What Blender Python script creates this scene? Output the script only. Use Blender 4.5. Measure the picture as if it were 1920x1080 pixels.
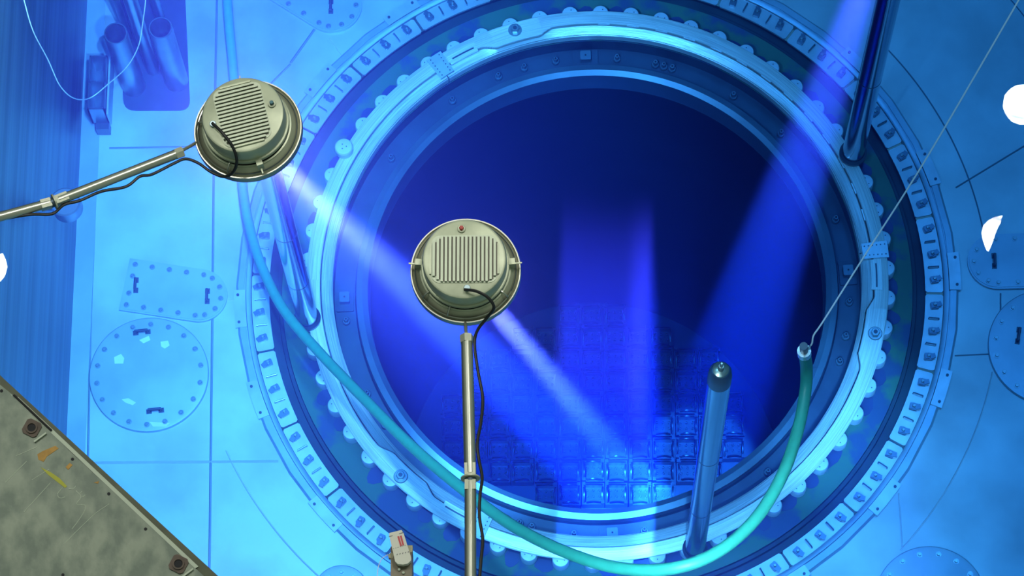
import bpy, math, random
from math import sin, cos, pi, radians, hypot, atan2
from mathutils import Vector, Matrix
random.seed(7)
for o in list(bpy.data.objects): bpy.data.objects.remove(o)
SC = bpy.context.scene
COL = SC.collection

# ------------------------------------------------------------------ camera
FPX, NX, NY = 5902.0, 1082.0, 2565.5          # focal length in pixels, pixel of the point straight below
CAM = Vector((-.196, -7.589, 21.891))
dn = Vector((NX-960, -(NY-540), -FPX)).normalized()
up = -dn
xa = (Vector((1, 0, 0)) - up*up.x).normalized()
ya = up.cross(xa)
RW = Matrix((xa, ya, up))                      # camera axes -> world axes
cam = bpy.data.cameras.new('camera'); camo = bpy.data.objects.new('camera', cam); COL.objects.link(camo)
cam.sensor_width = 36.0; cam.sensor_fit = 'HORIZONTAL'; cam.lens = FPX/1920*36.0
cam.clip_start = .1; cam.clip_end = 200
camo.matrix_world = Matrix.Translation(CAM) @ RW.to_4x4()
SC.camera = camo

def at(px, py, z):
    v = RW @ Vector((px-960, -(py-540), -FPX))
    return CAM + v*((z-CAM.z)/v.z)

# ------------------------------------------------------------------ world, view, big lights
SC.view_settings.view_transform = 'Standard'
SC.view_settings.look = 'None'
SC.view_settings.exposure = 0.0
SC.view_settings.gamma = 1.0
SC.view_settings.use_curve_mapping = False
SC.cycles.use_denoising = True
SC.cycles.max_bounces = 6
SC.cycles.diffuse_bounces = 2
SC.cycles.glossy_bounces = 2
SC.cycles.transparent_max_bounces = 8
SC.cycles.volume_bounces = 0
SC.cycles.sample_clamp_indirect = 4
SC.cycles.caustics_reflective = False
SC.cycles.caustics_refractive = False

w = bpy.data.worlds.new('hall'); SC.world = w; w.use_nodes = True
nt = w.node_tree; nt.nodes.clear()
wo = nt.nodes.new('ShaderNodeOutputWorld'); bg = nt.nodes.new('ShaderNodeBackground')
bg.inputs[0].default_value = (.70, .92, .74, 1); bg.inputs[1].default_value = .30
nt.links.new(bg.outputs[0], wo.inputs[0])

WATER_Z = 9.7
FLOOR_Z = -.139

def add_spot(name, src, tgt, watts, deg, blend=.3, radius=.03, color=(1, 1, 1)):
    l = bpy.data.lights.new(name, 'SPOT'); l.energy = watts; l.spot_size = radians(deg); l.spot_blend = blend
    l.shadow_soft_size = radius; l.color = color
    o = bpy.data.objects.new(name, l); COL.objects.link(o); o.location = src
    o.rotation_euler = (Vector(tgt)-Vector(src)).to_track_quat('-Z', 'Y').to_euler()
    return o

# ------------------------------------------------------------------ materials
def mat(name, color, rough=.45, metal=0., noise=0., scale=6., stretch=(1, 1, 1), bump=0., color2=None, coat=0., spec=.5, detail=4, lo=.35, hi=.65):
    m = bpy.data.materials.new(name); m.use_nodes = True
    n = m.node_tree; b = n.nodes['Principled BSDF']
    b.inputs['Roughness'].default_value = rough; b.inputs['Metallic'].default_value = metal
    b.inputs['Specular IOR Level'].default_value = spec
    b.inputs['Coat Weight'].default_value = coat
    c1 = tuple(color)+(1,)
    if noise > 0 or color2:
        tc = n.nodes.new('ShaderNodeTexCoord'); mp = n.nodes.new('ShaderNodeMapping')
        if stretch != 'polar': mp.inputs['Scale'].default_value = stretch
        ns = n.nodes.new('ShaderNodeTexNoise'); ns.inputs['Scale'].default_value = scale; ns.inputs['Detail'].default_value = detail
        rp = n.nodes.new('ShaderNodeValToRGB')
        c2 = tuple(color2)+(1,) if color2 else tuple(x*(1-noise) for x in color)+(1,)
        rp.color_ramp.elements[0].position = lo; rp.color_ramp.elements[1].position = hi
        rp.color_ramp.elements[0].color = c2; rp.color_ramp.elements[1].color = c1
        if stretch == 'polar':      # brushed along the circumference
            mp.inputs['Scale'].default_value = (1, 1, 1)
            sp = n.nodes.new('ShaderNodeSeparateXYZ'); cb = n.nodes.new('ShaderNodeCombineXYZ'); ml = n.nodes.new('ShaderNodeVectorMath'); ml.operation = 'LENGTH'
            an = n.nodes.new('ShaderNodeMath'); an.operation = 'ARCTAN2'; sc = n.nodes.new('ShaderNodeMath'); sc.operation = 'MULTIPLY'; sc.inputs[1].default_value = 26.
            n.links.new(tc.outputs['Object'], sp.inputs[0]); n.links.new(tc.outputs['Object'], ml.inputs[0])
            n.links.new(sp.outputs[1], an.inputs[0]); n.links.new(sp.outputs[0], an.inputs[1]); n.links.new(ml.outputs['Value'], sc.inputs[0])
            n.links.new(an.outputs[0], cb.inputs[0]); n.links.new(sc.outputs[0], cb.inputs[1]); n.links.new(cb.outputs[0], mp.inputs[0])
        else:
            n.links.new(tc.outputs['Object'], mp.inputs[0])
        n.links.new(mp.outputs[0], ns.inputs['Vector'])
        n.links.new(ns.outputs['Fac'], rp.inputs[0]); n.links.new(rp.outputs[0], b.inputs['Base Color'])
        if bump:
            bp = n.nodes.new('ShaderNodeBump'); bp.inputs['Strength'].default_value = bump; bp.inputs['Distance'].default_value = .01
            n.links.new(ns.outputs['Fac'], bp.inputs['Height']); n.links.new(bp.outputs[0], b.inputs['Normal'])
    else:
        b.inputs['Base Color'].default_value = c1
    return m

M = {}
M['floor'] = mat('floor steel', (.64, .76, .76), .40, .35, .34, 1.3, bump=.10, detail=5)
M['seam'] = mat('weld seam', (.20, .26, .30), .5, .4)
M['seam_bright'] = mat('polished weld', (.85, .92, .92), .3, .5)
M['wall'] = mat('streaked wall', (.12, .20, .25), .38, .5, .55, 2.2, (3.0, .10, 4.0), bump=.1, detail=6)
M['cover'] = mat('cover steel', (.46, .60, .68), .4, .4, .16, 3.)
M['patch'] = mat('pale patch', (.8, .9, .9), .4)
M['dark'] = mat('dark steel', (.07, .10, .13), .4, .5)
M['hole'] = mat('black hole', (.01, .01, .012), .8)
M['bolt'] = mat('bolt steel', (.35, .45, .48), .3, .7)
M['ring'] = mat('ring steel', (.88, .94, .90), .36, .2, .34, 5., 'polar', bump=.2, detail=6)
M['ring_in'] = mat('ring inner steel', (.78, .86, .84), .28, .35, .4, 6., 'polar', bump=.3, detail=6)
M['plug'] = mat('plug face', (.60, .72, .80), .45, .2, .15, 9.)
M['plate'] = mat('seal plate steel', (.60, .72, .78), .34, .45, .18, 7., bump=.08)
M['clamp'] = mat('clamp steel', (.16, .24, .32), .32, .6)
M['curb'] = mat('curb steel', (.42, .58, .68), .36, .45, .2, 4.)
M['green'] = mat('green painted flange', (.035, .15, .10), .6, .1, 0, 3.2, color2=(.025, .07, .16), lo=.42, hi=.52, detail=5)
M['groove'] = mat('dark groove', (.018, .055, .075), .6, .2, .3, 4)
M['blue_stain'] = mat('bare stained flange', (.03, .055, .16), .5, .3)
M['ledge'] = mat('dark ledge steel', (.045, .085, .13), .5, .4, .3, 3.)  # darker base colour than the ring steel
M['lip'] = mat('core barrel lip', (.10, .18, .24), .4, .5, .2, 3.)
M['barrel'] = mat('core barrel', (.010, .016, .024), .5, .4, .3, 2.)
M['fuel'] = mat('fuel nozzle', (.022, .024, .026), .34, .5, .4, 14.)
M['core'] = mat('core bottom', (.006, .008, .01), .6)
M['pin'] = mat('polished pin', (.42, .54, .66), .16, 1., 0)
M['pincap'] = mat('pin cap', (.35, .36, .28), .25, .9)
M['hose'] = mat('green hose', (.03, .36, .27), .42, 0., .1, 20)
M['rope'] = mat('white rope', (.85, .88, .92), .7)
M['tube'] = mat('steel tube', (.17, .24, .29), .28, .8, .2, 5)
M['lamp'] = mat('lamp housing', (.50, .53, .38), .42, .4, .22, 9., bump=.05)
M['dish'] = mat('lamp dish', (.46, .46, .33), .42, .5, .3, 4.)
M['fin'] = mat('heat sink', (.44, .48, .36), .42, .4, .1, 10)
M['groove2'] = mat('heat sink valley', (.14, .13, .10), .5, .3)
M['pole'] = mat('pole steel', (.50, .50, .42), .3, .85, .1, 8)
M['joint'] = mat('joint block', (.46, .47, .36), .45, .3)
M['cable'] = mat('black cable', (.008, .008, .009), .45)
M['red'] = mat('red bolt', (.45, .03, .02), .4)
M['tealbolt'] = mat('dark teal bolt', (.03, .10, .12), .35, .4)
M['glass'] = mat('lens', (.5, .6, .6), .1)
M['bridge'] = mat('scratched bridge plate', (.185, .212, .158), .48, .3, 0, 9.0, (1.3, .9, 1), bump=.2, color2=(.10, .125, .095), detail=12, lo=.40, hi=.62)
M['bridge_edge'] = mat('bridge rim', (.06, .07, .035), .5, .3, .4, 9)
M['rust'] = mat('rusty bracket', (.10, .07, .05), .6, .2, .4, 20)
M['orange'] = mat('orange paint', (.42, .22, .03), .6, 0, .3, 30)
M['yellow'] = mat('yellow paint', (.35, .34, .02), .6)
M['chalk'] = mat('chalk scratch', (.42, .46, .36), .6)
M['paper'] = mat('white packet', (.62, .60, .52), .6)
M['redprint'] = mat('red print', (.5, .04, .05), .5)
M['print'] = mat('grey print', (.12, .12, .12), .6)
M['post'] = mat('post steel', (.20, .17, .12), .5, .3, .3, 14)
M['tan'] = mat('tan putty', (.38, .34, .22), .6)

def emis(name, col, s):
    m = bpy.data.materials.new(name); m.use_nodes = True; n = m.node_tree
    b = n.nodes['Principled BSDF']; b.inputs['Base Color'].default_value = (0, 0, 0, 1)
    b.inputs['Emission Color'].default_value = col+(1,); b.inputs['Emission Strength'].default_value = s
    return m
M['glow'] = emis('ceiling lamp glow', (1, 1, .95), 60.)

m = bpy.data.materials.new('glint film'); m.use_nodes = True; n = m.node_tree; n.nodes.clear()
o_ = n.nodes.new('ShaderNodeOutputMaterial'); t_ = n.nodes.new('ShaderNodeBsdfTransparent'); g_ = n.nodes.new('ShaderNodeBsdfGlossy'); x_ = n.nodes.new('ShaderNodeMixShader')
g_.inputs['Roughness'].default_value = .02; x_.inputs[0].default_value = .045
n.links.new(t_.outputs[0], x_.inputs[1]); n.links.new(g_.outputs[0], x_.inputs[2]); n.links.new(x_.outputs[0], o_.inputs[0])
M['film'] = m

# water: absorbs red most, then green; scatters blue-violet
m = bpy.data.materials.new('pool water'); m.use_nodes = True; n = m.node_tree; n.nodes.clear()
o_ = n.nodes.new('ShaderNodeOutputMaterial'); a_ = n.nodes.new('ShaderNodeVolumeAbsorption'); s_ = n.nodes.new('ShaderNodeVolumeScatter'); ad = n.nodes.new('ShaderNodeAddShader')
# absorption coefficient = density * (1 - colour)
a_.inputs['Color'].default_value = (0.0, .615, .985, 1); a_.inputs['Density'].default_value = .176
s_.inputs['Color'].default_value = (.055, .09, 1.0, 1); s_.inputs['Density'].default_value = .0052
s_.inputs['Anisotropy'].default_value = -.5
n.links.new(a_.outputs[0], ad.inputs[0]); n.links.new(s_.outputs[0], ad.inputs[1]); n.links.new(ad.outputs[0], o_.inputs['Volume'])
M['water'] = m

# ------------------------------------------------------------------ mesh helpers
class MB:
    def __init__(s): s.v = []; s.f = []; s.mi = []; s.cur = 0
    def add(s, vs, fs):
        b = len(s.v); s.v += [tuple(p) for p in vs]
        for f in fs: s.f.append([b+i for i in f]); s.mi.append(s.cur)
    def box(s, c, size, rz=0, bev=0):
        x, y, z = size[0]/2, size[1]/2, size[2]/2
        if bev:
            pts = [(-x+bev, -y), (x-bev, -y), (x, -y+bev), (x, y-bev), (x-bev, y), (-x+bev, y), (-x, y-bev), (-x, -y+bev)]
        else:
            pts = [(-x, -y), (x, -y), (x, y), (-x, y)]
        s.prism([(c[0]+cos(rz)*a-sin(rz)*b, c[1]+sin(rz)*a+cos(rz)*b) for a, b in pts], c[2]-z, c[2]+z)
    def prism(s, pts, z0, z1):
        n = len(pts)
        s.add([(p[0], p[1], z0) for p in pts]+[(p[0], p[1], z1) for p in pts],
              [list(range(n))[::-1], list(range(n, 2*n))]+[[i, (i+1) % n, n+(i+1) % n, n+i] for i in range(n)])
    def lathe(s, prof, c=(0, 0, 0), seg=48, a0=0, a1=2*pi, close=False):
        full = abs(a1-a0) > 2*pi-1e-6; k = seg if full else seg+1; m = len(prof); vs = []
        for i in range(k):
            a = a0+(a1-a0)*i/seg
            vs += [(c[0]+r*cos(a), c[1]+r*sin(a), c[2]+z) for r, z in prof]
        fs = []
        for i in range(seg):
            j = (i+1) % k
            for q in range(m if close else m-1):
                q2 = (q+1) % m
                fs.append([i*m+q, j*m+q, j*m+q2, i*m+q2])
        if close and not full:
            fs.append(list(range(m))); fs.append([(k-1)*m+q for q in range(m)][::-1])
        s.add(vs, fs)
    def cyl(s, c, r, z0, z1, seg=24, r2=None, bev=0):
        r2 = r if r2 is None else r2
        pr = [(1e-4, z0), (r, z0), (r2, z1-bev), (r2-bev, z1), (1e-4, z1)] if bev else [(1e-4, z0), (r, z0), (r2, z1), (1e-4, z1)]
        s.lathe(pr, (c[0], c[1], 0), seg)
    def tube(s, pts, r, seg=8, sub=6, smooth=True, caps=True):
        P = [Vector(p) for p in pts]
        if smooth and len(P) > 2:
            Q = []
            for i in range(len(P)-1):
                p0 = P[max(i-1, 0)]; p1 = P[i]; p2 = P[i+1]; p3 = P[min(i+2, len(P)-1)]
                for k in range(sub):
                    t = k/sub
                    Q.append(.5*((2*p1)+(p2-p0)*t+(2*p0-5*p1+4*p2-p3)*t*t+(3*p1-p0-3*p2+p3)*t**3))
            Q.append(P[-1]); P = Q
        vs = []; n = len(P); side = None
        for i, p in enumerate(P):
            t = (P[min(i+1, n-1)]-P[max(i-1, 0)]).normalized()
            if side is None: side = t.orthogonal().normalized()
            side = (side-t*side.dot(t)).normalized(); b = t.cross(side)
            vs += [p+(side*cos(2*pi*k/seg)+b*sin(2*pi*k/seg))*r for k in range(seg)]
        fs = [[i*seg+k, i*seg+(k+1) % seg, (i+1)*seg+(k+1) % seg, (i+1)*seg+k] for i in range(n-1) for k in range(seg)]
        if caps: fs += [list(range(seg))[::-1], [(n-1)*seg+k for k in range(seg)]]
        s.add(vs, fs)
    def xform(s, mtx, start=0):
        for i in range(start, len(s.v)): s.v[i] = tuple(mtx @ Vector(s.v[i]))
    def build(s, name, mats, parent=None, sharp=35, origin=None):
        me = bpy.data.meshes.new(name)
        if origin is not None: s.v = [(a-origin[0], b-origin[1], c-origin[2]) for a, b, c in s.v]
        me.from_pydata(s.v, [], s.f); me.update()
        if not isinstance(mats, (list, tuple)): mats = [mats]
        for q in mats: me.materials.append(M[q])
        for p, i in zip(me.polygons, s.mi): p.material_index = i
        me.shade_smooth(); me.set_sharp_from_angle(angle=radians(sharp))
        import bmesh
        bm = bmesh.new(); bm.from_mesh(me); bmesh.ops.recalc_face_normals(bm, faces=bm.faces); bm.to_mesh(me); bm.free()
        o = bpy.data.objects.new(name, me); COL.objects.link(o)
        if origin is not None: o.location = origin
        if parent: o.parent = parent
        return o

def tag(o, label=None, cat=None, group=None, kind=None):
    if label: o['label'] = label
    if cat: o['category'] = cat
    if group: o['group'] = group
    if kind: o['kind'] = kind
    return o
def thing(name, label, cat, loc=(0, 0, 0), rz=0, group=None):
    o = bpy.data.objects.new(name, None); COL.objects.link(o); o.empty_display_size = .05
    o.location = loc; o.rotation_euler = (0, 0, rz)
    return tag(o, label, cat, group)
def copy_tree(o, parent=None):
    c = o.copy(); COL.objects.link(c); c.parent = parent
    for ch in list(o.children): copy_tree(ch, c)
    return c
ORD = ['first', 'second', 'third', 'fourth', 'fifth', 'sixth', 'seventh']
HOUR = ['twelve', 'one', 'two', 'three', 'four', 'five', 'six', 'seven', 'eight', 'nine', 'ten', 'eleven']
def clock_words(items):   # items: [(object, angle)] -> {object: 'third clockwise past three o'clock'}
    by = {}
    for o, a in items:
        f = ((pi/2-a) % (2*pi))/(2*pi)*12; by.setdefault(int(f), []).append((f, o))
    return [(o, ORD[i], HOUR[h]) for h, l in by.items() for i, (f, o) in enumerate(sorted(l, key=lambda q: q[0]))]
def minute(a):            # where an angle round the opening falls on a clock face, in minutes
    return int(round(((pi/2-a) % (2*pi))/(2*pi)*60)) % 60
def ang_of(px, py, z=0.):
    p = at(px, py, z); return atan2(p.y, p.x)

# ------------------------------------------------------------------ large structure
WX = -3.88
# floor: circle hole out to a rectangle
mb = MB(); seg = 180; vs = []; R0 = 2.66
X0, X1, Y0, Y1 = WX, 7.5, -7.0, 7.5
def rect_hit(a):
    c, s = cos(a), sin(a); t = 1e9
    if c > 1e-9: t = min(t, X1/c)
    if c < -1e-9: t = min(t, X0/c)
    if s > 1e-9: t = min(t, Y1/s)
    if s < -1e-9: t = min(t, Y0/s)
    return (c*t, s*t)
corners = [atan2(y, x) % (2*pi) for x in (X0, X1) for y in (Y0, Y1)]
angs = sorted([2*pi*i/seg for i in range(seg)]+corners)
nA = len(angs)
for a in angs:
    hx, hy = rect_hit(a)
    vs += [(R0*cos(a), R0*sin(a), FLOOR_Z), (hx, hy, FLOOR_Z), (hx, hy, FLOOR_Z-.3)]
fs = []
for i in range(nA):
    j = (i+1) % nA; fs += [[i*3, j*3, j*3+1, i*3+1], [i*3+1, j*3+1, j*3+2, i*3+2]]
mb.add(vs, fs); floor = mb.build('floor', 'floor'); tag(floor, kind='structure')

mb = MB(); mb.box((WX-.1, .25, 4.2), (.2, 14.5, 12.6)); tag(mb.build('wall_left', 'wall'), kind='structure')
mb = MB(); mb.box((WX+.06, .25, FLOOR_Z+.004), (.16, 14.4, .008)); mb.build('base_strip', 'cover', floor)

def seam(pts, wd=.012, m='seam', h=.006, smooth=False):
    b = MB(); b.tube([(p.x, p.y, FLOOR_Z+.002) for p in pts], wd/2, 6, 6, smooth)
    b.v = [(x, y, FLOOR_Z+(z-FLOOR_Z)*.6) for x, y, z in b.v]
    return b.build('weld_seam', m, floor)
F = lambda x, y: at(x, y, FLOOR_Z)
seam([F(408, -60), F(401, 300), F(398, 620), F(392, 1120)], .018)
seam([F(182, -60), F(178, 400), F(170, 600), F(160, 1120)], .016)
seam([F(150, 868), F(398, 866), F(522, 865)], .02, 'seam_bright')
seam([F(205, 278), F(400, 275)], .018)
seam([F(545, 118), F(590, 55)], .02); seam([F(618, 72), F(640, 105)], .012, 'seam_bright')
seam([F(545, 120), F(500, 165)], .016)
seam([F(1792, 352), F(1930, 268)], .014)
seam([F(1790, 667), F(1856, 664)], .012)
seam([F(1876, 550), F(1876, 585)], .012)
seam([F(418, 563), F(452, 563)], .014, 'seam_bright')
seam([F(1685, 925), F(1692, 1028)], .012, 'seam_bright')
def arc(R, a0, a1, n=40): return [Vector((R*cos(a0+(a1-a0)*i/n), R*sin(a0+(a1-a0)*i/n), 0)) for i in range(n+1)]
seam(arc(2.99, radians(205), radians(236)), .014, 'seam_bright')
seam(arc(2.97, ang_of(1880, 690), ang_of(1700, 1030)), .012, 'seam_bright')
seam(arc(2.90, radians(8), radians(42)), .012)
seam(arc(3.9, radians(5), radians(38)), .010)

# trench floor, grooves, ledge, lip, vessel wall
mb = MB(); mb.lathe([(1.95, -.13), (2.20, -.13), (2.33, -.13)], seg=160); tag(mb.build('vessel_flange', 'green'), kind='structure')
mb = MB(); mb.lathe([(2.33, -.13), (2.335, -.16), (2.36, -.16), (2.365, -.20), (2.43, -.20), (2.43, -.15)], seg=160); tag(mb.build('flange_groove', 'groove'), kind='structure')
mb = MB(); mb.lathe([(1.955, -.02), (1.955, -.30), (1.80, -.30), (1.79, -.27)], seg=160); tag(mb.build('vessel_ledge', 'ledge'), kind='structure')
mb = MB(); mb.lathe([(1.79, -.27), (1.785, -.20), (1.74, -.19), (1.70, -.21), (1.695, -.45)], seg=160); tag(mb.build('core_barrel_lip', 'lip'), kind='structure')
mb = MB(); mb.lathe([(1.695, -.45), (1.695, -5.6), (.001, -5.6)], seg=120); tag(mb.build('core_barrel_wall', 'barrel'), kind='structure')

# water body
mb = MB(); mb.box((1.8, .25, 1.85), (11.3, 14.4, 15.7)); tag(mb.build('pool_water', 'water'), kind='stuff')

# ------------------------------------------------------------------ protection ring on the flange
joint_a = [ang_of(822, 118), ang_of(1640, 470), ang_of(892, 1003)]
bolt_a = [ang_of(965, 55), ang_of(1642, 626), ang_of(750, 895)]
pr = thing('protection_ring', 'wide bright steel ring around the mouth of the reactor vessel', 'ring')
def split_r(a):
    r = 2.035
    for k, b in enumerate(bolt_a):
        d = abs((a-b+pi) % (2*pi)-pi)
        if d < .085: r = min(r, 1.985)
        elif d < .135: r = min(r, 1.985+(d-.085)/.05*.05)
    return r
N = 540
edges = sorted(a % (2*pi) for a in joint_a)
for si in range(3):
    a0 = edges[si]; a1 = edges[(si+1) % 3]
    if a1 < a0: a1 += 2*pi
    a0 += .002; a1 -= .002; n = 180
    for nm, mt, fn in (('outer_band', 'ring', lambda a: (split_r(a)+.004, 2.142, .004, 0.)), ('inner_band', 'ring_in', lambda a: (1.948, split_r(a)-.004, -.028, -.012))):
        b = MB(); vs = []
        for i in range(n+1):
            a = a0+(a1-a0)*i/n; r0, r1, z0, z1 = fn(a)
            P_ = [(r0, -.10), (r0, z0-.006), (r0+.006, z0), (r1-.008, z1), (r1, z1-.006)]
            P_ += [(r1, -.011), (2.068, -.011), (2.068, -.10)] if nm == 'outer_band' else [(r1, -.10)]
            m_ = len(P_)
            for r, z in P_: vs.append((r*cos(a), r*sin(a), z))
        fs = [[i*m_+k, (i+1)*m_+k, (i+1)*m_+(k+1) % m_, i*m_+(k+1) % m_] for i in range(n) for k in range(m_)]
        fs += [list(range(m_)), [n*m_+k for k in range(m_)][::-1]]
        b.add(vs, fs); b.build(nm, mt, pr)
for a in joint_a:        # splice plates with rivets and two long slots
    j = MB(); da = .062
    j.lathe([(1.965, 0), (2.155, 0), (2.155, .016), (1.965, .016)], (0, 0, .0), 8, a-.03, a+.03, True)
    jp = j.build('splice_plate', 'plate', pr)
    k = MB()
    for q in (-.018, .018):
        for r in (1.985, 2.015, 2.045, 2.075, 2.105, 2.135): k.cyl((r*cos(a+q), r*sin(a+q)), .005, .015, .019, 8)
    k.build('rivets', 'dark', jp)
    k = MB()
    for s_ in (-1,):
        aa0, aa1 = (a-.15, a-.035)
        k.lathe([(2.015, 0), (2.095, 0), (2.095, .012), (2.015, .012)], (0, 0, 0), 10, aa0, aa1, True)
    k.build('slotted_plate', 'ring', pr)
    k = MB(); k.lathe([(2.048, .0115), (2.060, .0115), (2.060, .0135), (2.048, .0135)], (0, 0, 0), 10, a-.14, a-.05, True)
    k.build('slot', 'dark', pr)
for a in bolt_a:
    c = (2.075*cos(a), 2.075*sin(a)); k = MB()
    k.cyl(c, .052, 0, .014, 24, bev=.005); k.cyl(c, .034, .014, .05, 6, bev=.005); q = k.build('lifting_bolt', 'bolt', pr)
    k = MB(); k.cyl(c, .015, .05, .056, 16); k.build('bolt_socket', 'dark', q)
for d in range(13):
    a = radians(88-6.2*d); k = MB(); k.lathe([(2.028, -.01), (2.036, -.01), (2.036, .008), (2.028, .008)], (0, 0, 0), 6, a-.022, a+.022, True)
    k.build('slot_edge', 'seam_bright', pr)

# ------------------------------------------------------------------ stud hole plugs
k = MB(); k.lathe([(.062, -.07), (.062, .035), (.056, .045), (.03, .048), (1e-4, .049)], seg=28)
for q in range(3):
    a = 2*pi*q/3+.5; s0 = len(k.v); k.cur = 1; k.cyl((.03*cos(a), .03*sin(a)), .0045, .046, .050, 8); k.cur = 0
plug0 = k.build('stud_hole_plug', ['plug', 'dark']); plugs = []
NP = 58; first = True
for i in range(NP):
    a = 2*pi*(i+.3)/NP
    o = plug0 if first else plug0.copy()
    if not first: COL.objects.link(o)
    first = False
    o.location = (2.135*cos(a), 2.135*sin(a), -.062); o.rotation_euler = (0, 0, a*3)
    plugs.append((o, a))
for o, n_, h_ in clock_words(plugs): tag(o, f"pale round plug at the ring's rim, {n_} one clockwise past its {h_} o'clock point", 'plug', 'stud hole plugs round the vessel flange')
k = MB(); c = at(645, 278, .05)
k.lathe([(.068, .006), (.068, .075), (.06, .085), (.03, .088), (1e-4, .088)], (c.x, c.y, 0), 30)
k.cur = 1
for q in range(3): k.cyl((c.x+.02*cos(q*2.1), c.y+.02*sin(q*2.1)), .005, .0875, .091, 8)
tag(k.build('raised_plug', ['plug', 'dark']), 'larger round plug standing proud and fully visible just right of the tilted floodlight', 'plug')
# irregular bare patches on the flange between the plugs
for i in range(NP):
    if random.random() < .18: continue
    a = 2*pi*(i+.8)/NP; k = MB(); pts = []
    wdt = random.uniform(.05, .085); dep = random.uniform(.045, .085)
    for q in range(12):
        t = 2*pi*q/12; rr = 1+random.uniform(-.12, .12)
        x = 2.165+dep*cos(t)*rr; y = wdt*sin(t)*rr*1.1
        pts.append((x*cos(a)-y*sin(a), x*sin(a)+y*cos(a)))
    k.prism(pts, -.1305, -.127); k.build('bare_patch', 'blue_stain', bpy.data.objects['vessel_flange'])

# ------------------------------------------------------------------ seal plates with clamps
NPL = 26; DA = 2*pi/NPL
def make_plate():
    root = thing('seal_plate', '', 'plate')
    b = MB(); r0, r1 = 2.425, 2.556; h = DA/2-.0035; pts = []
    bev = .012
    for t in (-h+bev/r1, *[h*q/5 for q in range(-4, 5)], h-bev/r1): pts.append((r1, t))
    pts.append((r1-bev, h))
    pts.append((r0+bev, h))
    for t in (h-bev/r0, *[h*q/5 for q in range(4, -5, -1)], -h+bev/r0): pts.append((r0, t))
    pts.append((r0+bev, -h)); pts.append((r1-bev, -h))
    b.prism([(r*cos(t)-2.49, r*sin(t)) for r, t in pts], 0, .02)
    b.build('plate', 'plate', root)
    for q in (-1, 0, 1):
        t = q*DA/3; cx, cy = 2.493*cos(t)-2.49, 2.493*sin(t)
        c = MB(); c.box((0, 0, .034), (.062, .05, .026), 0, .006); c.box((.030, .003, .050), (.04, .034, .012), .35)
        c.box((-.012, 0, .053), (.032, .042, .012), .2)
        c.xform(Matrix.Translation((cx, cy, 0)) @ Matrix.Rotation(t+.15, 4, 'Z'))
        cl = c.build('clamp', 'clamp', root)
        c = MB(); c.cyl((0, 0), .0125, .055, .076, 6, bev=.003); c.cyl((.004, .0), .006, .076, .084, 8)
        c.xform(Matrix.Translation((cx, cy, 0))); c.build('clamp_bolt', 'bolt', cl)
        t2 = t+DA/6
        if q < 1:
            c = MB(); c.tube([(2.455, 0, .015), (2.455, 0, .045), (2.53, 0, .045), (2.53, 0, .015)], .0055, 6, 1, False)
            c.xform(Matrix.Translation((-2.49, 0, 0)) @ Matrix.Rotation(t2, 4, 'Z')); c.build('lifting_staple', 'clamp', root)
    return root
plate0 = make_plate(); used = False; plates = []
for i in range(NPL):
    a = DA*(i+.35); p = (2.49*cos(a), 2.49*sin(a), -.155)
    # pixel check: leave out plates wholly outside the frame
    v = RW.transposed() @ (Vector(p)-CAM); yy = 540+FPX*v.y/v.z
    if yy < -45 or yy > 1125: continue
    o = plate0 if not used else copy_tree(plate0); used = True
    o.location = p
    e = Matrix.Rotation(a, 4, 'Z') @ Matrix.Rotation(random.uniform(-.02, .02), 4, 'X') @ Matrix.Rotation(random.uniform(-.025, .025), 4, 'Y')
    o.rotation_euler = e.to_euler()
    plates.append((o, a))

for o, n_, h_ in clock_words(plates): tag(o, f"curved clamped steel plate outside the trench, {n_} clockwise past {h_} o'clock", 'plate', 'clamped plates round the trench')

# ------------------------------------------------------------------ curb ring outside the plates
cb = thing('curb_ring', 'outer stepped curb ring where the pool floor meets the clamped plates', 'ring')
b = MB(); b.lathe([(2.56, -.20), (2.56, -.115), (2.575, -.108), (2.595, -.108), (2.60, -.125), (2.612, -.125)], seg=160); b.build('inner_rail', 'curb', cb)
b = MB(); b.lathe([(2.612, -.15), (2.612, -.112), (2.655, -.112), (2.672, -.132), (2.672, -.16)], seg=44); b.build('outer_rail', 'curb', cb)
for px, py in ((1722, 320), (1788, 508), (1768, 728), (1660, 932), (1470, 1068), (604, 968), (454, 578), (613, 160), (772, 48), (1592, 132), (492, 745)):
    a = ang_of(px, py, -.1); k = MB()
    k.lathe([(2.60, -.112), (2.685, -.112), (2.685, -.100), (2.60, -.100)], (0, 0, 0), 4, a-.055, a+.055, True)
    q = k.build('bracket', 'plate', cb); k = MB()
    for s_ in (-.04, .04): k.cyl((2.655*cos(a+s_), 2.655*sin(a+s_)), .011, -.101, -.092, 10)
    k.build('bracket_bolt', 'dark', q)

# ------------------------------------------------------------------ bolts and blocks on the dark ledge
def ledge_bolt():
    k = MB(); k.cyl((0, 0), .030, 0, .03, 20, bev=.005); k.cyl((0, 0), .019, .03, .075, 6, bev=.003)
    k.cur = 1; k.cyl((0, 0), .008, .075, .077, 10); return k.build('ledge_bolt', ['lip', 'hole'])
lb0 = ledge_bolt(); first = True; lbs = []
for px, py in ((930, 133), (980, 118), (1040, 103), (1158, 97), (1230, 116), (1246, 119), (1262, 123), (1380, 172), (1570, 410), (1582, 565), (1586, 630), (1567, 675), (1429, 873), (1205, 979), (1078, 984), (1001, 973), (978, 968), (956, 958), (672, 745), (660, 600), (740, 300), (850, 190), (1470, 245), (700, 810)):
    p = at(px, py, -.27); a = atan2(p.y, p.x); r = 1.875
    o = lb0 if first else lb0.copy()
    if not first: COL.objects.link(o)
    first = False; o.location = (r*cos(a), r*sin(a), -.30); o.rotation_euler = (0, 0, a)
    lbs.append((o, a))
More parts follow.
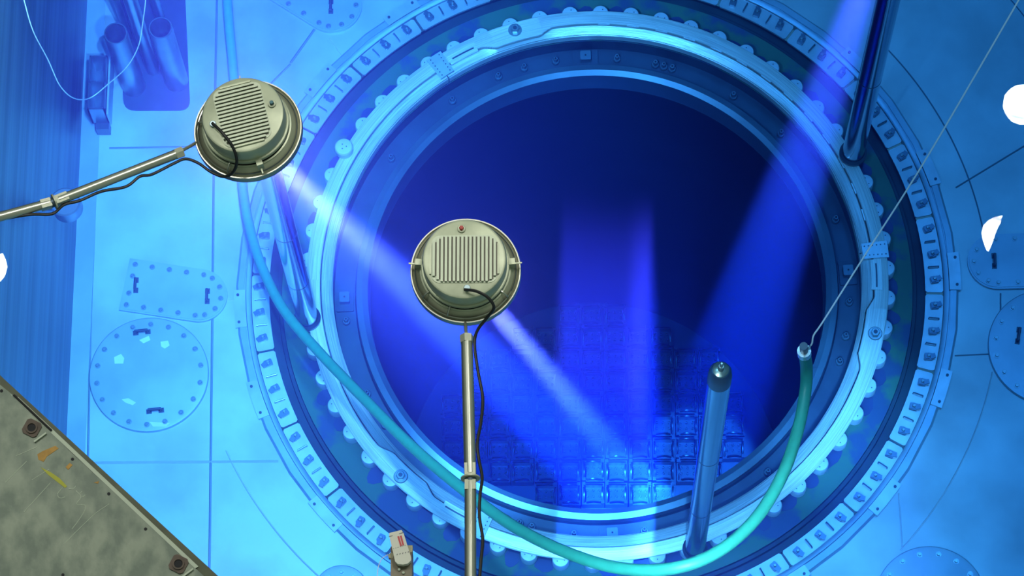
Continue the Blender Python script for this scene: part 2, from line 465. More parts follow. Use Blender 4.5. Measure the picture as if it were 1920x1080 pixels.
for o, n_, h_ in clock_words(lbs): tag(o, f"small bolt on the dark inner ledge, {n_} clockwise past {h_} o'clock", 'bolt', 'bolts on the dark vessel ledge')
for px, py, lb in ((1097, 92, 'square keyed block on the dark ledge at the top of the vessel mouth'), (1147, 984, 'square keyed block on the dark ledge at the bottom of the vessel mouth'), (1590, 510, 'square keyed block on the dark ledge at the right of the vessel mouth'), (655, 560, 'square keyed block on the dark ledge at the left of the vessel mouth')):
    p = at(px, py, -.27); a = atan2(p.y, p.x); t = thing('alignment_key', lb, 'block', (1.875*cos(a), 1.875*sin(a), -.30), a)
    k = MB(); k.box((0, 0, .01), (.13, .19, .02), 0, .006); k.build('base', 'ledge', t)
    k = MB(); k.box((0, 0, .05), (.075, .08, .06), 0, .006); q = k.build('key', 'lip', t)
    k = MB(); k.cyl((0, 0), .007, .08, .083, 10); k.build('key_hole', 'hole', q)

# ------------------------------------------------------------------ fuel assemblies
def fuel():
    k = MB(); s = .1
    for x, y, a, b2 in ((0, -s+.01, .2, .02), (0, s-.01, .2, .02), (-s+.01, 0, .02, .16), (s-.01, 0, .02, .16)): k.box((x, y, .05), (a, b2, .1))
    k.box((0, 0, -.02), (.19, .19, .04))
    for x in (-.055, 0, .055):
        for y in (-.055, 0, .055): k.lathe([(.013, 0), (.013, .02), (.008, .02), (.008, 0)], (x, y, 0), 8)
    for sx in (-1, 1):
        k.tube([(sx*.085, -.085, .10), (sx*.08, 0, .135), (sx*.085, .06, .11)], .009, 5, 3)
        k.tube([(-.085, sx*.085, .10), (0, sx*.08, .135), (.06, sx*.085, .11)], .009, 5, 3)
    k.box((-.085, -.085, .12), (.03, .03, .05)); k.box((.085, .085, .12), (.03, .03, .05))
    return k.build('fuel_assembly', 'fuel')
fa0 = fuel(); first = True; rows = {}
for i in range(-8, 9):
    for j in range(-8, 9):
        x, y = i*.212, j*.212+.05
        if hypot(x, y) > 1.55: continue
        v = RW.transposed() @ (Vector((x, y, -5.4))-CAM); pxx = 960-FPX*v.x/v.z; pyy = 540+FPX*v.y/v.z
        q = at(pxx, pyy, -.2)
        if hypot(q.x, q.y) > 1.66: continue
        o = fa0 if first else fa0.copy()
        if not first: COL.objects.link(o)
        first = False; o.location = (x+random.uniform(-.006, .006), y, -5.555+random.uniform(-.01, .01)); o.rotation_euler = (0, 0, random.choice((0, pi/2, pi)))
        rows.setdefault(j, []).append((x, o))

NW = ORD+['eighth', 'ninth', 'tenth', 'eleventh', 'twelfth', 'thirteenth', 'fourteenth', 'fifteenth', 'sixteenth', 'seventeenth']
for ri_, j_ in enumerate(sorted(rows)):
    for ci_, (x, o) in enumerate(sorted(rows[j_], key=lambda q: q[0])):
        tag(o, f"fuel assembly head in the core, {NW[ci_]} from left in the {NW[ri_]} row from bottom", 'fuel assembly', 'fuel assemblies in the core')

# ------------------------------------------------------------------ guide pins
def pin(base, h, r, label, rtop=None):
    t = thing('guide_pin', label, 'pole', (base.x, base.y, .006))
    k = MB(); k.lathe([(r*1.0, 0), (r, h)], seg=40); k.build('shaft', 'pin', t)
    k = MB(); k.lathe([(r*1.0, 0), (r*1.25, 0), (r*1.25, .03), (r*1.02, .05)], seg=32); k.build('foot_collar', 'dark', t)
    for q in (.28, .6):
        k = MB(); k.lathe([(r+.0006, h*q), (r+.0012, h*q+.004), (r+.0006, h*q+.012)], seg=40); k.build('joint_line', 'dark', t)
    k = MB(); k.lathe([(r, h), (r*1.0, h+.10), (r*.93, h+.17), (r*.72, h+.21)], seg=40); k.build('shoulder', 'dark', t)
    k = MB(); k.lathe([(r*.72, h+.21), (r*.66, h+.225), (r*.25, h+.235), (1e-4, h+.235)], seg=32); q = k.build('end_cap', 'pincap', t)
    k = MB(); k.cyl((0, 0), r*.26, h+.23, h+.29, 12, bev=.004); k.cyl((0, 0), r*.16, h+.29, h+.34, 10, bev=.006)
    k.build('top_knob', 'pole', q)
    return t
pin(at(1303, 1030, 0), 4.05, .072, 'polished steel guide pin with a capped top rising from the lower right of the ring')
pin(at(1599, 289, 0), 5.2, .082, 'polished steel guide pin running out of the top edge of the photo at upper right')
pin(at(577, 598, 0), 3.1, .078, 'polished steel guide pin at left whose top is hidden behind the tilted floodlight')

# ------------------------------------------------------------------ hose and rope
def W(px, py, z): return at(px, py, z)
hp = [(424, -40, .6), (428, 30, .6), (437, 130, .6), (447, 250, .6), (456, 360, .7), (470, 435, .8), (495, 510, 1.0), (535, 585, 1.3), (600, 662, 1.7), (680, 745, 2.2), (770, 835, 2.8), (865, 915, 3.4), (960, 985, 3.9), (1060, 1035, 4.3), (1160, 1065, 4.6), (1260, 1066, 4.8), (1345, 1035, 4.8), (1415, 975, 4.7), (1465, 895, 4.6), (1495, 810, 4.5), (1510, 735, 4.5), (1512, 690, 4.6), (1508, 662, 4.8)]
hs = thing('hose', 'green rubber hose looping across the ring from top left to lower right', 'hose', W(1508, 662, 4.8))
k = MB(); k.tube([W(*p) for p in hp], .036, 14, 6); k.xform(Matrix.Translation(-hs.location)); k.build('hose_tube', 'hose', hs)
e = W(1508, 662, 4.8); d_ = (W(1506, 640, 5.05)-e).normalized()
k = MB(); k.tube([e-d_*.03, e+d_*.05], .040, 14, 1, False); k.xform(Matrix.Translation(-e)); q = k.build('hose_clamp', 'seam_bright', hs)
k = MB(); k.tube([e+d_*.05, e+d_*.15], .024, 10, 1, False); k.xform(Matrix.Translation(-e)); k.build('nozzle', 'dark', hs)
k = MB(); k.tube([W(1512, 655, 4.85), W(1522, 645, 4.9), W(1526, 628, 4.95), W(1545, 600, 5.0), W(1622, 478, 5.2), W(1740, 292, 5.6), W(1915, -8, 6.3), W(1960, -85, 6.5)], .0050, 7, 8)
tag(k.build('rope', 'rope'), 'thin white rope running from the hose end up to the top right corner', 'rope')

# ------------------------------------------------------------------ covers on the pool floor
def bolt_on(parent, x, y, z, r=.014, h=.012):
    k = MB(); k.cyl((x, y), r*1.5, z, z+.004, 12); k.cyl((x, y), r, z+.004, z+h+.004, 6, bev=.002); k.build('cover_bolt', 'bolt', parent)
def handle_on(parent, x, y, z, a, L=.09):
    k = MB(); k.tube([(-L/2, 0, 0), (-L/2, 0, .05), (L/2, 0, .05), (L/2, 0, 0)], .011, 8, 1, False); k.box((-L/2, 0, .004), (.04, .035, .008)); k.box((L/2, 0, .004), (.04, .035, .008))
    k.xform(Matrix.Translation((x, y, z)) @ Matrix.Rotation(a, 4, 'Z')); k.build('handle', 'dark', parent)
def round_cover(px, py, R, nb, label, handles=(), patches=()):
    c = F(px, py); t = thing('access_cover', label, 'cover', c)
    k = MB(); k.lathe([(R, 0), (R, .022), (R-.006, .028), (R-.03, .030), (1e-4, .030)], seg=72); k.build('lid', 'cover', t)
    for i in range(nb):
        a = 2*pi*(i+.5)/nb; bolt_on(t, (R-.055)*cos(a), (R-.055)*sin(a), .030)
    for x, y, a in handles: q = F(x, y)-c; handle_on(t, q.x, q.y, .030, a)
    for pts in patches:
        k = MB(); k.prism([((F(x, y)-c).x, (F(x, y)-c).y) for x, y in pts][::-1], .030, .0315); k.build('scrape_mark', 'patch', t)
    return t
round_cover(280, 704, .440, 18, 'large round bolted cover with two dark handles on the left pool floor', ((267, 626, .1), (292, 773, .1)),
    (((302, 643), (316, 641), (319, 650), (310, 656), (303, 652)), ((215, 672), (228, 666), (234, 674), (232, 684), (216, 684)), ((229, 751), (242, 749), (256, 757), (250, 762), (236, 757)), ((281, 793), (320, 795), (312, 802), (288, 802)), ((262, 640), (280, 632), (283, 640), (270, 646))))
round_cover(1966, 652, .445, 18, 'round bolted cover cut off by the right edge of the photo', ((1908, 632, 1.4),))
round_cover(1745, 1128, .400, 16, 'round bolted cover partly below the bottom edge at lower right')
round_cover(640, 1112, .200, 10, 'small round cover at the bottom edge left of the white packet')
def d_cover(tip, ang, R, L, label, handles, nb=5):
    """tip: pixel of the centre of the rounded end; ang: direction of the straight part"""
    c = F(*tip); t = thing('access_cover', label, 'cover', c, ang)
    pts = [(L, R), ] + [(R*cos(a), R*sin(a)) for a in [pi/2+pi*i/18 for i in range(19)]] + [(L, -R)]
    k = MB(); k.prism(pts, 0, .026); sc = (R-.012)/R
    k.prism([(p[0]*sc if p[0] < .01 else p[0]-.012, p[1]*sc) for p in pts], .026, .032); k.build('lid', 'cover', t)
    ri = R-.045
    for i in range(nb):
        x = (L-.05)*(i+.0)/(nb-1) if nb > 1 else 0
        bolt_on(t, x, ri, .032); bolt_on(t, x, -ri, .032)
    for a in (pi*.64, pi*.82, pi*1.0, pi*1.18, pi*1.36): bolt_on(t, ri*cos(a), ri*sin(a), .032)
    for s_ in (-.33, .33): bolt_on(t, L-.05, s_*R, .032)
    for x, y in handles: handle_on(t, x, y, .032, pi/2-ang, .08)
    return t
d_cover((375, 556), radians(170.5), .205, .57, 'bolted cover with one rounded end lying left of the ring', ((.48, 0.), (-.06, 0.0)))
d_cover((624, 12), radians(146), .225, .62, 'bolted cover with rounded end cut off by the top edge', ((.0, .02),))
d_cover((1868, 492), radians(1), .215, .62, 'bolted cover with rounded end at the right edge of the photo', ((-.02, 0),))

# ------------------------------------------------------------------ rack of open tubes, twin box and wire at top left
rk = thing('tube_rack', 'two upright open steel tubes with rods over a dark shadow slab at top left', 'rack', F(290, 130))
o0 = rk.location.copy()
def L_(px, py, z): return at(px, py, z)-o0
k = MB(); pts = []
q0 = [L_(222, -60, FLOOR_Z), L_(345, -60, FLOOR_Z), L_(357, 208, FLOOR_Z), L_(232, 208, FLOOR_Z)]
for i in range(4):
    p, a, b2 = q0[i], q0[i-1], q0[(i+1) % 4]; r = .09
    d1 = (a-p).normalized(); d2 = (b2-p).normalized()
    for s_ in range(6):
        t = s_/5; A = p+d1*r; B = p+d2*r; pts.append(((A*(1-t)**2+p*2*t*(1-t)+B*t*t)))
k.prism([(p.x, p.y) for p in pts][::-1], .0, .014); k.build('shadow_slab', 'ledge', rk)  # dark slab added in place of the shadow under the tubes
for px, py in ((247, 150), (328, 140)):
    c = L_(px, py, 0.0); k = MB(); k.lathe([(.088, .02), (.088, 1.0), (.084, 1.02), (.076, 1.02), (.072, 1.0), (.072, .25), (1e-4, .25)], (c.x, c.y, 0), 40)
    q = k.build('open_tube', 'tube', rk)
    k = MB(); k.lathe([(.050, .72), (.050, .74), (1e-4, .74)], (c.x, c.y, 0), 24); k.build('tube_insert', 'dark', q)
for px, py, r, z1 in ((283, 118, .052, 3.5), (238, 60, .028, 3.5), (302, 40, .036, 3.5)):
    c = L_(px, py, 0.0); k = MB(); k.cyl((c.x, c.y), r, .014, z1, 24); k.build('rod', 'tube', rk)

bx = thing('twin_box', 'narrow open box with two compartments beside the tube rack by the left wall', 'box', at(186, 232, 0.0))
o1 = bx.location.copy(); k = MB()
c0 = at(168, 104, .26)-o1; c1 = at(196, 205, .26)-o1
x0, x1, y0, y1 = c0.x, c1.x, c1.y, c0.y; th = .012; z0, z1 = -.02, .26
for (a, b2, c, d_) in ((x0, y0, x0+th, y1), (x1-th, y0, x1, y1), (x0, y0, x1, y0+th), (x0, y1-th, x1, y1), (x0, (y0+y1)/2, x1, (y0+y1)/2+th)):
    k.box(((a+c)/2, (b2+d_)/2, (z0+z1)/2), (c-a, d_-b2, z1-z0))
k.box(((x0+x1)/2, (y0+y1)/2, z0+.006), (x1-x0, y1-y0, .012)); k.build('box_shell', 'tube', bx)
k = MB(); k.box((x1+.012, (y0+y1)/2+.01, .1), (.014, y1-y0+.05, .2)); k.build('side_panel', 'cover', bx)
k = MB(); k.box(((x0+x1)/2+.01, y0-.02, -.07), (.10, .06, .12)); k.build('foot', 'dark', bx)
for s_ in (.27, .75):
    k = MB(); k.cyl(((x0+x1)/2+.01, y0+(y1-y0)*s_-.02), .02, z0+.01, z0+.03, 12); k.build('compartment_bolt', 'seam_bright', bx)

def near_wall(px, py, x):
    a, b2 = at(px, py, 0), at(px, py, 8); t = (x-a.x)/(b2.x-a.x); return a+(b2-a)*t
k = MB(); k.tube([near_wall(30, -60, -3.8), near_wall(45, 0, -3.79), near_wall(62, 58, -3.78), near_wall(90, 112, -3.77), near_wall(112, 160, -3.75), near_wall(138, 184, -3.72), W(168, 184, .55), W(200, 160, .6), W(238, 125, .9), W(260, 85, 1.2), W(268, 40, 1.5), W(273, 0, 1.8), W(275, -50, 2.1)], .0040, 6, 6)
tag(k.build('thin_cable', 'rope'), 'thin pale cable sagging in front of the twin box at top left', 'cable')
fl = thing('submerged_drum', 'small dark drum by the left wall below the tilted floodlight arm', 'drum', at(128, 392, 1.5))
k = MB(); k.lathe([(1e-4, 0), (.10, 0), (.105, .01), (.105, .14), (.095, .15), (1e-4, .15)], seg=36); k.build('drum_body', 'clamp', fl)
k = MB(); k.box(((WX-fl.location.x)/2, 0, .06), (abs(WX-fl.location.x), .05, .04)); k.build('wall_bracket', 'dark', fl)

# ------------------------------------------------------------------ floodlights at the water surface
GL = (1.0, .55, .36); GC = (.95, .60, .50)
def make_flood(px, py, rz, label, pole_px, joint_t, cable_px, boltm, r_pole, tilt):
    c = at(px, py, WATER_Z); t = thing('floodlight', label, 'floodlight', c, 0)
    Rz = Matrix.Rotation(rz, 4, 'Z'); Rt = Matrix.Rotation(tilt[0], 4, 'X') @ Matrix.Rotation(tilt[1], 4, 'Y')
    T = Rt @ Rz
    def fin(k, name, m, parent=t, sharp=35): k.xform(T); return k.build(name, m, parent, sharp)
    k = MB(); k.lathe([(.224, -.03), (.228, -.03), (.228, 0), (.226, .006), (.221, .006), (.219, 0), (.224, -.03)], seg=72); fin(k, 'rim', 'pole')
    k = MB(); k.lathe([(.221, 0), (.214, -.004), (.200, .010), (.186, .026), (.180, .028)], seg=72); fin(k, 'dish', 'dish')
    k = MB(); k.lathe([(.206, .006), (.209, .008), (.206, .010)], seg=72); fin(k, 'dish_crease', 'dark')
    k = MB(); k.lathe([(1e-4, -.045), (.20, -.04), (.224, -.028)], seg=48); fin(k, 'lens', 'glass')
    k = MB(); k.lathe([(.172, .024), (.172, .052)], seg=64); fin(k, 'vent_slot', 'hole')
    k = MB(); k.lathe([(.184, .028), (.187, .030), (.187, .034), (.180, .036)], seg=64); k.lathe([(.180, .050), (.181, .052), (.181, .068), (.177, .070), (.172, .07)], seg=64); fin(k, 'collar', 'lamp')
    k = MB(); k.lathe([(.172, .052), (.172, .140), (.168, .147), (.160, .150), (1e-4, .150)], seg=72); dr = fin(k, 'drum', 'lamp')
    # heat sink: rounded pad with bars
    k = MB(); hw, hh = .134, .102; pts = []
    for cx, cy, a0 in ((hw-.035, hh-.035, 0), (-hw+.035, hh-.035, pi/2), (-hw+.035, -hh+.035, pi), (hw-.035, -hh+.035, 1.5*pi)):
        pts += [(cx+.035*cos(a0+pi/2*i/5), cy+.035*sin(a0+pi/2*i/5)) for i in range(6)]
    k.prism([(x, y-.002) for x, y in pts], .149, .153); fin(k, 'heat_sink_pad', 'fin', dr)
    NF = 16
    for sgn in range(NF):
        x = (sgn-(NF-1)/2)*.0165
        L = hh-.004 if abs(x) < .098 else hh-.004-(abs(x)-.098)*.9
        k = MB(); k.box((x+.0082, -.002, .1532), (.0062, 2*L-.004, .0008)); fin(k, 'fin_valley', 'groove2', dr)
        k = MB(); k.box((x, -.002, .158), (.0095, 2*L, .012)); fin(k, 'fin', 'fin', dr)
    # rounded side blocks
    for s_ in (-1, 1):
        k = MB(); k.box((s_*.138, -.002, .155), (.008, .13, .008)); fin(k, 'pad_edge', 'lamp', dr)
    # bolt and gland
    k = MB(); k.cyl((-.012, .128), .017, .150, .158, 16, bev=.002); q = fin(k, 'bolt_boss', 'lamp', dr)
    k = MB(); k.cyl((-.012, .128), .0095, .158, .172, 6, bev=.002); fin(k, 'top_bolt', boltm, q)
    k = MB(); k.cyl((.012, -.128), .014, .150, .162, 14, bev=.002); fin(k, 'cable_gland', 'bolt', dr)
    for a in (radians(175), radians(5)):
        k = MB(); k.box((.190*cos(a), .190*sin(a), .045), (.03, .026, .05), a); k.box((.208*cos(a), .208*sin(a), .040), (.05, .006, .006), a); fin(k, 'side_lug', 'lamp')
    for a in (radians(215), radians(325), radians(250)):
        k = MB(); k.tube([(.176*cos(a), .176*sin(a), .03), (.178*cos(a), .178*sin(a), .045), (.205*cos(a), .205*sin(a), .035), (.213*cos(a), .213*sin(a), .006)], .0035, 6, 3); fin(k, 'stay', 'pole')
    k = MB(); k.tube([(.210*cos(radians(q)), .210*sin(radians(q)), .016) for q in range(205, 336, 8)], .0032, 6, 2); fin(k, 'guard_wire', 'pole')
    # pole
    P = [at(x, y, WATER_Z+zz)-c for x, y, zz in pole_px]
    a_ = (P[1]-P[0]).normalized()
    k = MB(); st = (T @ Vector((0, -.222, .0))) ; k.tube([st, P[0]+a_*.03], .0075, 8, 1, False); k.build('stem', 'pole', t)
    k = MB(); k.tube([P[0]-a_*.012, P[0]+a_*.022], r_pole*1.15, 6, 1, False); k.build('end_fitting', 'joint', t)
    J = P[1]
    k = MB(); k.tube([P[0], J-a_*.02], r_pole, 20, 1, False); k.build('pole', 'pole', t)
    b_ = (P[2]-P[1]).normalized()
    k = MB(); k.tube([J+b_*.02, P[2]], r_pole*.96, 20, 1, False); k.build('lower_pole', 'pole', t)
    k = MB(); k.tube([J-a_*.062, J-a_*.008], r_pole*1.28, 4, 1, False); k.tube([J+b_*.012, J+b_*.055], r_pole*1.28, 4, 1, False)
    k.tube([J-a_*.006, J-a_*.000], r_pole*1.6, 20, 1, False); q = k.build('joint', 'joint', t)
    k = MB(); k.tube([J-a_*.002, J+b_*.014], r_pole*1.0, 12, 1, False); k.build('joint_pin', 'dark', q)
    k = MB(); k.tube([at(x, y, WATER_Z+zz)-c for x, y, zz in cable_px], .0065, 8, 6); k.build('cable', 'cable', t)
    return t, c
f2, c2 = make_flood(873, 508, 0.0, 'round floodlight on a vertical steel pole over the dark vessel, fins running up and down', ((875, 634, .03), (882, 898, .12), (882, 1180, .25)), 0,
    ((871, 543, .165), (893, 546, .185), (915, 558, .18), (926, 577, .15), (912, 597, .09), (894, 622, .05), (890, 650, .04), (897, 700, .04), (905, 745, .05), (902, 790, .07), (895, 830, .09), (898, 862, .10), (904, 895, .12), (900, 930, .14), (899, 970, .15), (905, 1010, .17), (902, 1050, .19), (897, 1110, .21)), 'red', .0245, (0.0, 0.0))
f1, c1 = make_flood(465, 243, radians(-76), 'round floodlight at upper left on a slanting steel pole, fins running sideways', ((338, 286, .03), (101, 379, .12), (-80, 428, .2)), 0,
    ((398, 231, .165), (418, 250, .185), (436, 275, .17), (444, 302, .12), (436, 324, .06), (418, 331, .03), (395, 322, .02), (372, 306, .02), (348, 298, .02), (325, 307, .03), (285, 327, .05), (262, 331, .05), (236, 350, .06), (190, 359, .07), (150, 376, .09), (120, 384, .11), (98, 401, .13), (60, 402, .14), (20, 408, .15), (-60, 425, .17)), 'tealbolt', .021, (-.05, -.05))

# the lamps' own light: a wide flood and the tight bright core of each reflector
s = Vector((0, 0, -.06))
add_spot('flood_wide', c1+s, at(300, 300, FLOOR_Z), 13000, 66, 1., .06, GL)
add_spot('flood_halo', c1+s, at(1060, 930, -5.0), 70000, 8.5, 1., .04, GC)
add_spot('flood_core', c1+s, at(1160, 920, -5.5), 650000, 3.0, .5, .04, GC)
add_spot('flood_wide', c2+s, at(700, 1000, FLOOR_Z), 1500, 80, 1., .06, GL)
add_spot('flood_core', c2+s, at(1225, 935, -5.5), 1200000, 1.6, .7, .04, GC)
# a third floodlight beyond the top edge of the frame and one above the deck aimed straight down the vessel
add_spot('flood_core', at(1700, -260, WATER_Z-.06), at(1335, 790, -3.5), 190000, 4.2, .4, .04, GC)
E_ = at(1127, 540, WATER_Z); T_ = at(1146, 960, -5.5); dd = (E_-T_).normalized()
hs_ = add_spot('hall_spotlight', E_+dd*11, T_, 190000, 5.4, .0, .02, (.75, .55, 1.0))
# barn doors: a rectangular opening, a little brighter towards one side, in the lamp's own direction space
ld = hs_.data; ld.use_nodes = True; ln = ld.node_tree; em = [q for q in ln.nodes if q.type == 'EMISSION'][0]
def mth(op, a, b=None, c=None):
    q = ln.nodes.new('ShaderNodeMath'); q.operation = op
    for i_, v_ in enumerate((a, b, c)):
        if v_ is None: continue
        if isinstance(v_, (int, float)): q.inputs[i_].default_value = v_
        else: ln.links.new(v_, q.inputs[i_])
    return q.outputs[0]
tc_ = ln.nodes.new('ShaderNodeTexCoord'); sx_ = ln.nodes.new('ShaderNodeSeparateXYZ'); ln.links.new(tc_.outputs['Normal'], sx_.inputs[0])
az = mth('ABSOLUTE', sx_.outputs[2]); ux = mth('DIVIDE', sx_.outputs[0], az); uy = mth('DIVIDE', sx_.outputs[1], az)
def smooth(x, lo, hi):
    q = ln.nodes.new('ShaderNodeMapRange'); q.interpolation_type = 'SMOOTHSTEP'; q.inputs['From Min'].default_value = lo; q.inputs['From Max'].default_value = hi
    ln.links.new(x, q.inputs['Value']); return q.outputs['Result']
ax = mth('ABSOLUTE', ux); ay = mth('ABSOLUTE', uy)
inx = mth('SUBTRACT', 1.0, smooth(ax, .0160, .0172)); iny = mth('SUBTRACT', 1.0, smooth(ay, .020, .043))
side = mth('ADD', .55, mth('MULTIPLY', .9, smooth(ux, .006, .0150)))
ln.links.new(mth('MULTIPLY', mth('MULTIPLY', inx, iny), side), em.inputs['Strength'])
# added spots out of view, brightening the floor and the lower ring
add_spot('flood_wide', at(420, 1250, WATER_Z-.06), at(430, 950, FLOOR_Z), 5600, 66, 1., .08, GL)
add_spot('flood_wide', at(1360, 1500, WATER_Z-.06), at(1360, 940, FLOOR_Z), 13000, 24, 1., .08, GL)
add_spot('flood_wide', at(1800, 1450, WATER_Z-.06), at(1565, 775, 0), 26000, 8, 1., .08, GL)
add_spot('flood_wide', at(400, -260, WATER_Z-.06), at(400, 60, FLOOR_Z), 13000, 46, 1., .08, GL)

# ------------------------------------------------------------------ bridge plate at bottom left
BZ = 10.6
br = thing('bridge_plate', 'large grey scratched metal plate with bolt sockets in the bottom left corner', 'plate', at(120, 1000, BZ))
ob = br.location.copy()
def Bp(x, y, z=BZ): q = at(x, y, z)-ob; return (q.x, q.y)
k = MB(); k.prism([Bp(-200, 530), Bp(-8, 715), Bp(30, 745), Bp(130, 845), Bp(380, 1078), Bp(560, 1245), Bp(-200, 1245)][::-1], -.05, 0); k.build('plate', 'bridge', br)
k = MB(); k.prism([Bp(-200, 512), Bp(0, 703), Bp(320, 998), Bp(404, 1075), Bp(600, 1252), Bp(560, 1245), Bp(380, 1078), Bp(130, 845), Bp(-8, 715), Bp(-200, 530)][::-1], -.05, -.006); k.build('rim', 'bridge_edge', br)
k = MB(); k.tube([Bp(26, 741)+(.003,), Bp(97, 808)+(.003,)], .005, 6, 1, False); k.build('edge_gap', 'hole', br)
def Bs(pts, name, m, h=.0015):
    k = MB(); k.prism([Bp(*p) for p in pts][::-1], .0, h); return k.build(name, m, br)
for cx, cy in ((60, 803), (335, 1058)):
    c = Bp(cx, cy); k = MB(); a = radians(-44)
    k.box((c[0], c[1], .003), (.062, .062, .006), a+.3, .01); q = k.build('socket_plate', 'rust', br)
    k = MB(); k.lathe([(.022, .006), (.022, .012), (.016, .012), (.015, -.02)], (c[0], c[1], 0), 24); k.build('bolt_socket', 'rust', q)
    k = MB(); k.cyl(c, .0155, .004, .0075, 20); k.build('socket_hole', 'hole', q)
    c2_ = Bp(cx+16, cy+18); k = MB(); k.box((c2_[0], c2_[1], .006), (.055, .006, .008), radians(38)); k.build('tab', 'chalk', q)
for cx, cy in ((3, 733), (136, 861), (204, 926), (273, 992), (118, 1078)):
    k = MB(); k.cyl(Bp(cx, cy), .006, 0, .0015, 12); k.build('screw_hole', 'hole', br)
Bs(((70, 852), (80, 846), (104, 836), (110, 841), (100, 848), (88, 856), (82, 866), (72, 862)), 'orange_smear', 'orange')
Bs(((123, 876), (131, 868), (136, 872), (128, 881)), 'orange_smear', 'orange')
Bs(((176, 905), (186, 902), (184, 907)), 'orange_smear', 'orange')
Bs(((336, 1040), (352, 1052), (350, 1056), (340, 1052)), 'orange_smear', 'orange')
Bs(((76, 876), (96, 886), (112, 897), (126, 912), (122, 915), (104, 901), (90, 890)), 'yellow_smear', 'yellow')
random.seed(3)
for pts in (((142, 920), (152, 932), (143, 945), (158, 947), (160, 955), (148, 975), (135, 992)), ((129, 917), (138, 916), (142, 911)), ((118, 914), (108, 926), (112, 934), (122, 932)), ((30, 855), (70, 838)), ((60, 900), (92, 880)), ((120, 1020), (150, 990), (180, 962), (205, 945)), ((45, 960), (95, 905)), ((10, 905), (50, 865)), ((20, 740), (62, 775)), ((150, 925), (154, 921)), ((155, 932), (160, 928))):
    k = MB(); k.tube([Bp(*p)+(.0003,) for p in pts], .0014, 5, 3); k.build('scratch', 'chalk', br)
k = MB(); k.prism([Bp(28, 748), Bp(34, 744), Bp(372, 1062), Bp(366, 1066)][::-1], 0, .001); k.build('worn_line', 'chalk', br)

# ------------------------------------------------------------------ post with white packet at the bottom edge
pz = 10.4; pc = at(752, 1085, pz)
ps = thing('sensor_post', 'grey steel post cut off by the bottom edge, below the floodlight pole joint', 'post', (pc.x, pc.y, pz))
def Q(x, y, z=pz): q = at(x, y, z)-ps.location; return (q.x, q.y)
k = MB(); k.prism([Q(732, 1022), Q(771, 1022), Q(774, 1190), Q(731, 1190)][::-1], -.16, -.02); k.build('post_body', 'post', ps)
k = MB(); k.prism([Q(762, 1020), Q(773, 1020), Q(773, 1032), Q(764, 1034)][::-1], -.05, -.019); k.build('ear', 'tan', ps)
k = MB(); k.prism([Q(727, 1038), Q(733, 1033), Q(738, 1037), Q(736, 1044), Q(728, 1043)][::-1], -.05, -.019); k.build('putty', 'tan', ps)
for x, y in ((748, 1066), (756, 1072)):
    k = MB(); k.cyl(Q(x, y), .005, -.02, -.012, 8); k.build('rivet', 'chalk', ps)
pk = thing('packet', 'white flat packet with two red bars strapped to the post at the bottom edge', 'packet', (pc.x, pc.y, pz))
k = MB(); k.prism([Q(730, 1001), Q(753, 995), Q(757, 1001), Q(771, 1046), Q(771, 1052), Q(765, 1058), Q(756, 1060), Q(746, 1059), Q(741, 1054), Q(738, 1040), Q(730, 1007)][::-1], -.018, .012); k.build('body', 'paper', pk)
def strip(pts, m, name):
    k = MB(); k.prism([Q(*p) for p in pts][::-1], .012, .0135); return k.build(name, m, pk)
strip(((745.3, 1007.5), (748.6, 1006.8), (754, 1025), (750.8, 1025.8)), 'redprint', 'red_bar')
strip(((750, 1006.4), (753.3, 1005.6), (758.2, 1023.6), (755, 1024.5)), 'redprint', 'red_bar')
strip(((748.5, 1002), (756, 999.6), (756.3, 1000.6), (748.8, 1003)), 'print', 'edge_mark')
strip(((729, 1007.4), (736.5, 1005.4), (736.8, 1006.4), (729.3, 1008.4)), 'print', 'edge_mark')
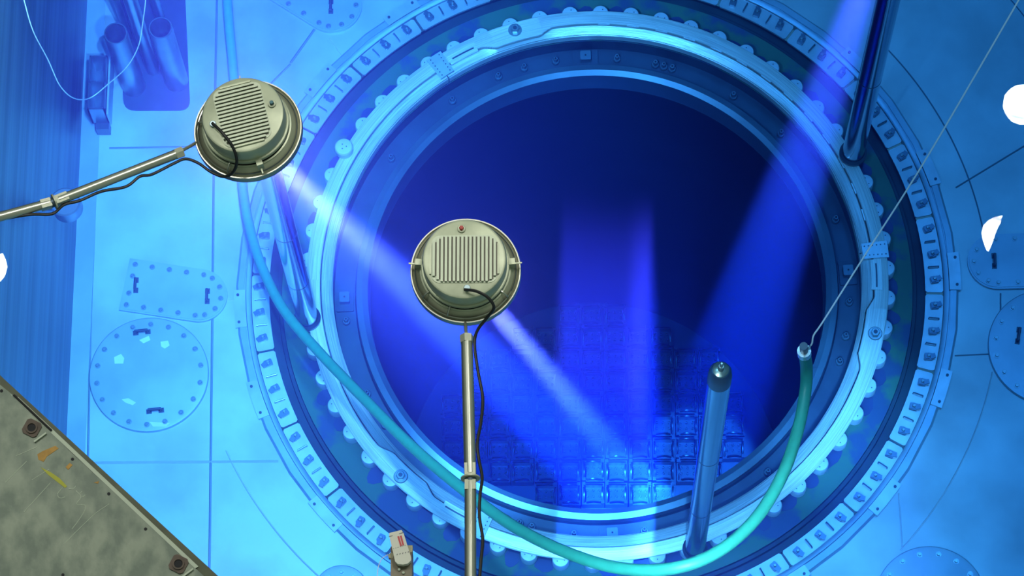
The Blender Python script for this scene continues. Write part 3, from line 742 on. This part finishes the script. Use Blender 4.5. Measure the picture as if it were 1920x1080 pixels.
for i in range(5):
    x = 744+i*5.2; y = 1041.5-i*1.2; strip(((x, y), (x+1.6, y-1.8), (x+2.4, y-1.2), (x+.6, y+1.6)), 'print', 'printed_tick')
for i in range(6):
    x = 737+i*4.4; y = 1030-i*1.2; strip(((x, y), (x+1.8, y-.4), (x+1.9, y+.3), (x+.1, y+.7)), 'print', 'printed_dash')
k = MB(); k.tube([at(727, 1040, pz), at(716, 1048, pz-.02), at(709, 1065, pz-.03), at(706, 1100, pz-.05)], .0016, 6, 6)
tag(k.build('thin_wire', 'rope'), 'thin pinkish wire hanging from the left side of the post', 'wire')

# ------------------------------------------------------------------ ceiling lamps above and their glints on the water
def glint(pts, label, cx, cy, r_l, dx=0, dy=0):
    k = MB(); P = [at(x, y, WATER_Z+.004) for x, y in pts]
    k.add(P[::-1], [list(range(len(P)))])  # glint shape given by the patch outline, a separate sheet at water level
    o = k.build('water_glint', 'film', None, 35, at(cx, cy, WATER_Z+.004)); tag(o, label, 'reflection', 'lamp glints on the water')
    c = at(cx+dx, cy+dy, WATER_Z); v = (c-CAM).normalized(); v.z = -v.z; L = c+v*((28-WATER_Z)/v.z)
    t = thing('ceiling_lamp', 'hall lamp above making the '+label, 'lamp', L)
    k = MB(); k.lathe([(1e-4, 0), (r_l, 0)], seg=40); k.build('diffuser', 'glow', t)
    k = MB(); k.lathe([(r_l, -.02), (r_l+.03, -.02), (r_l+.03, .25), (1e-4, .25)], seg=40); k.build('housing', 'lamp', t)
glint(((1895, 166), (1905, 160), (1922, 158), (1945, 162), (1945, 232), (1912, 234), (1897, 228), (1886, 216), (1880, 200), (1882, 188), (1884, 178)), 'rounded white glint on the water at the right edge', 1915, 196, 1.3)
glint(((1880, 404), (1876, 418), (1868, 433), (1862, 452), (1854, 472), (1849, 468), (1843, 452), (1840, 437), (1843, 424), (1852, 414), (1864, 407)), 'half moon white glint on the water right of the rope', 1858, 437, 1.3)
glint(((-30, 460), (2, 468), (10, 485), (14, 500), (10, 516), (2, 527), (-30, 535)), 'white glint on the water at the left edge', -5, 498, 1.3)
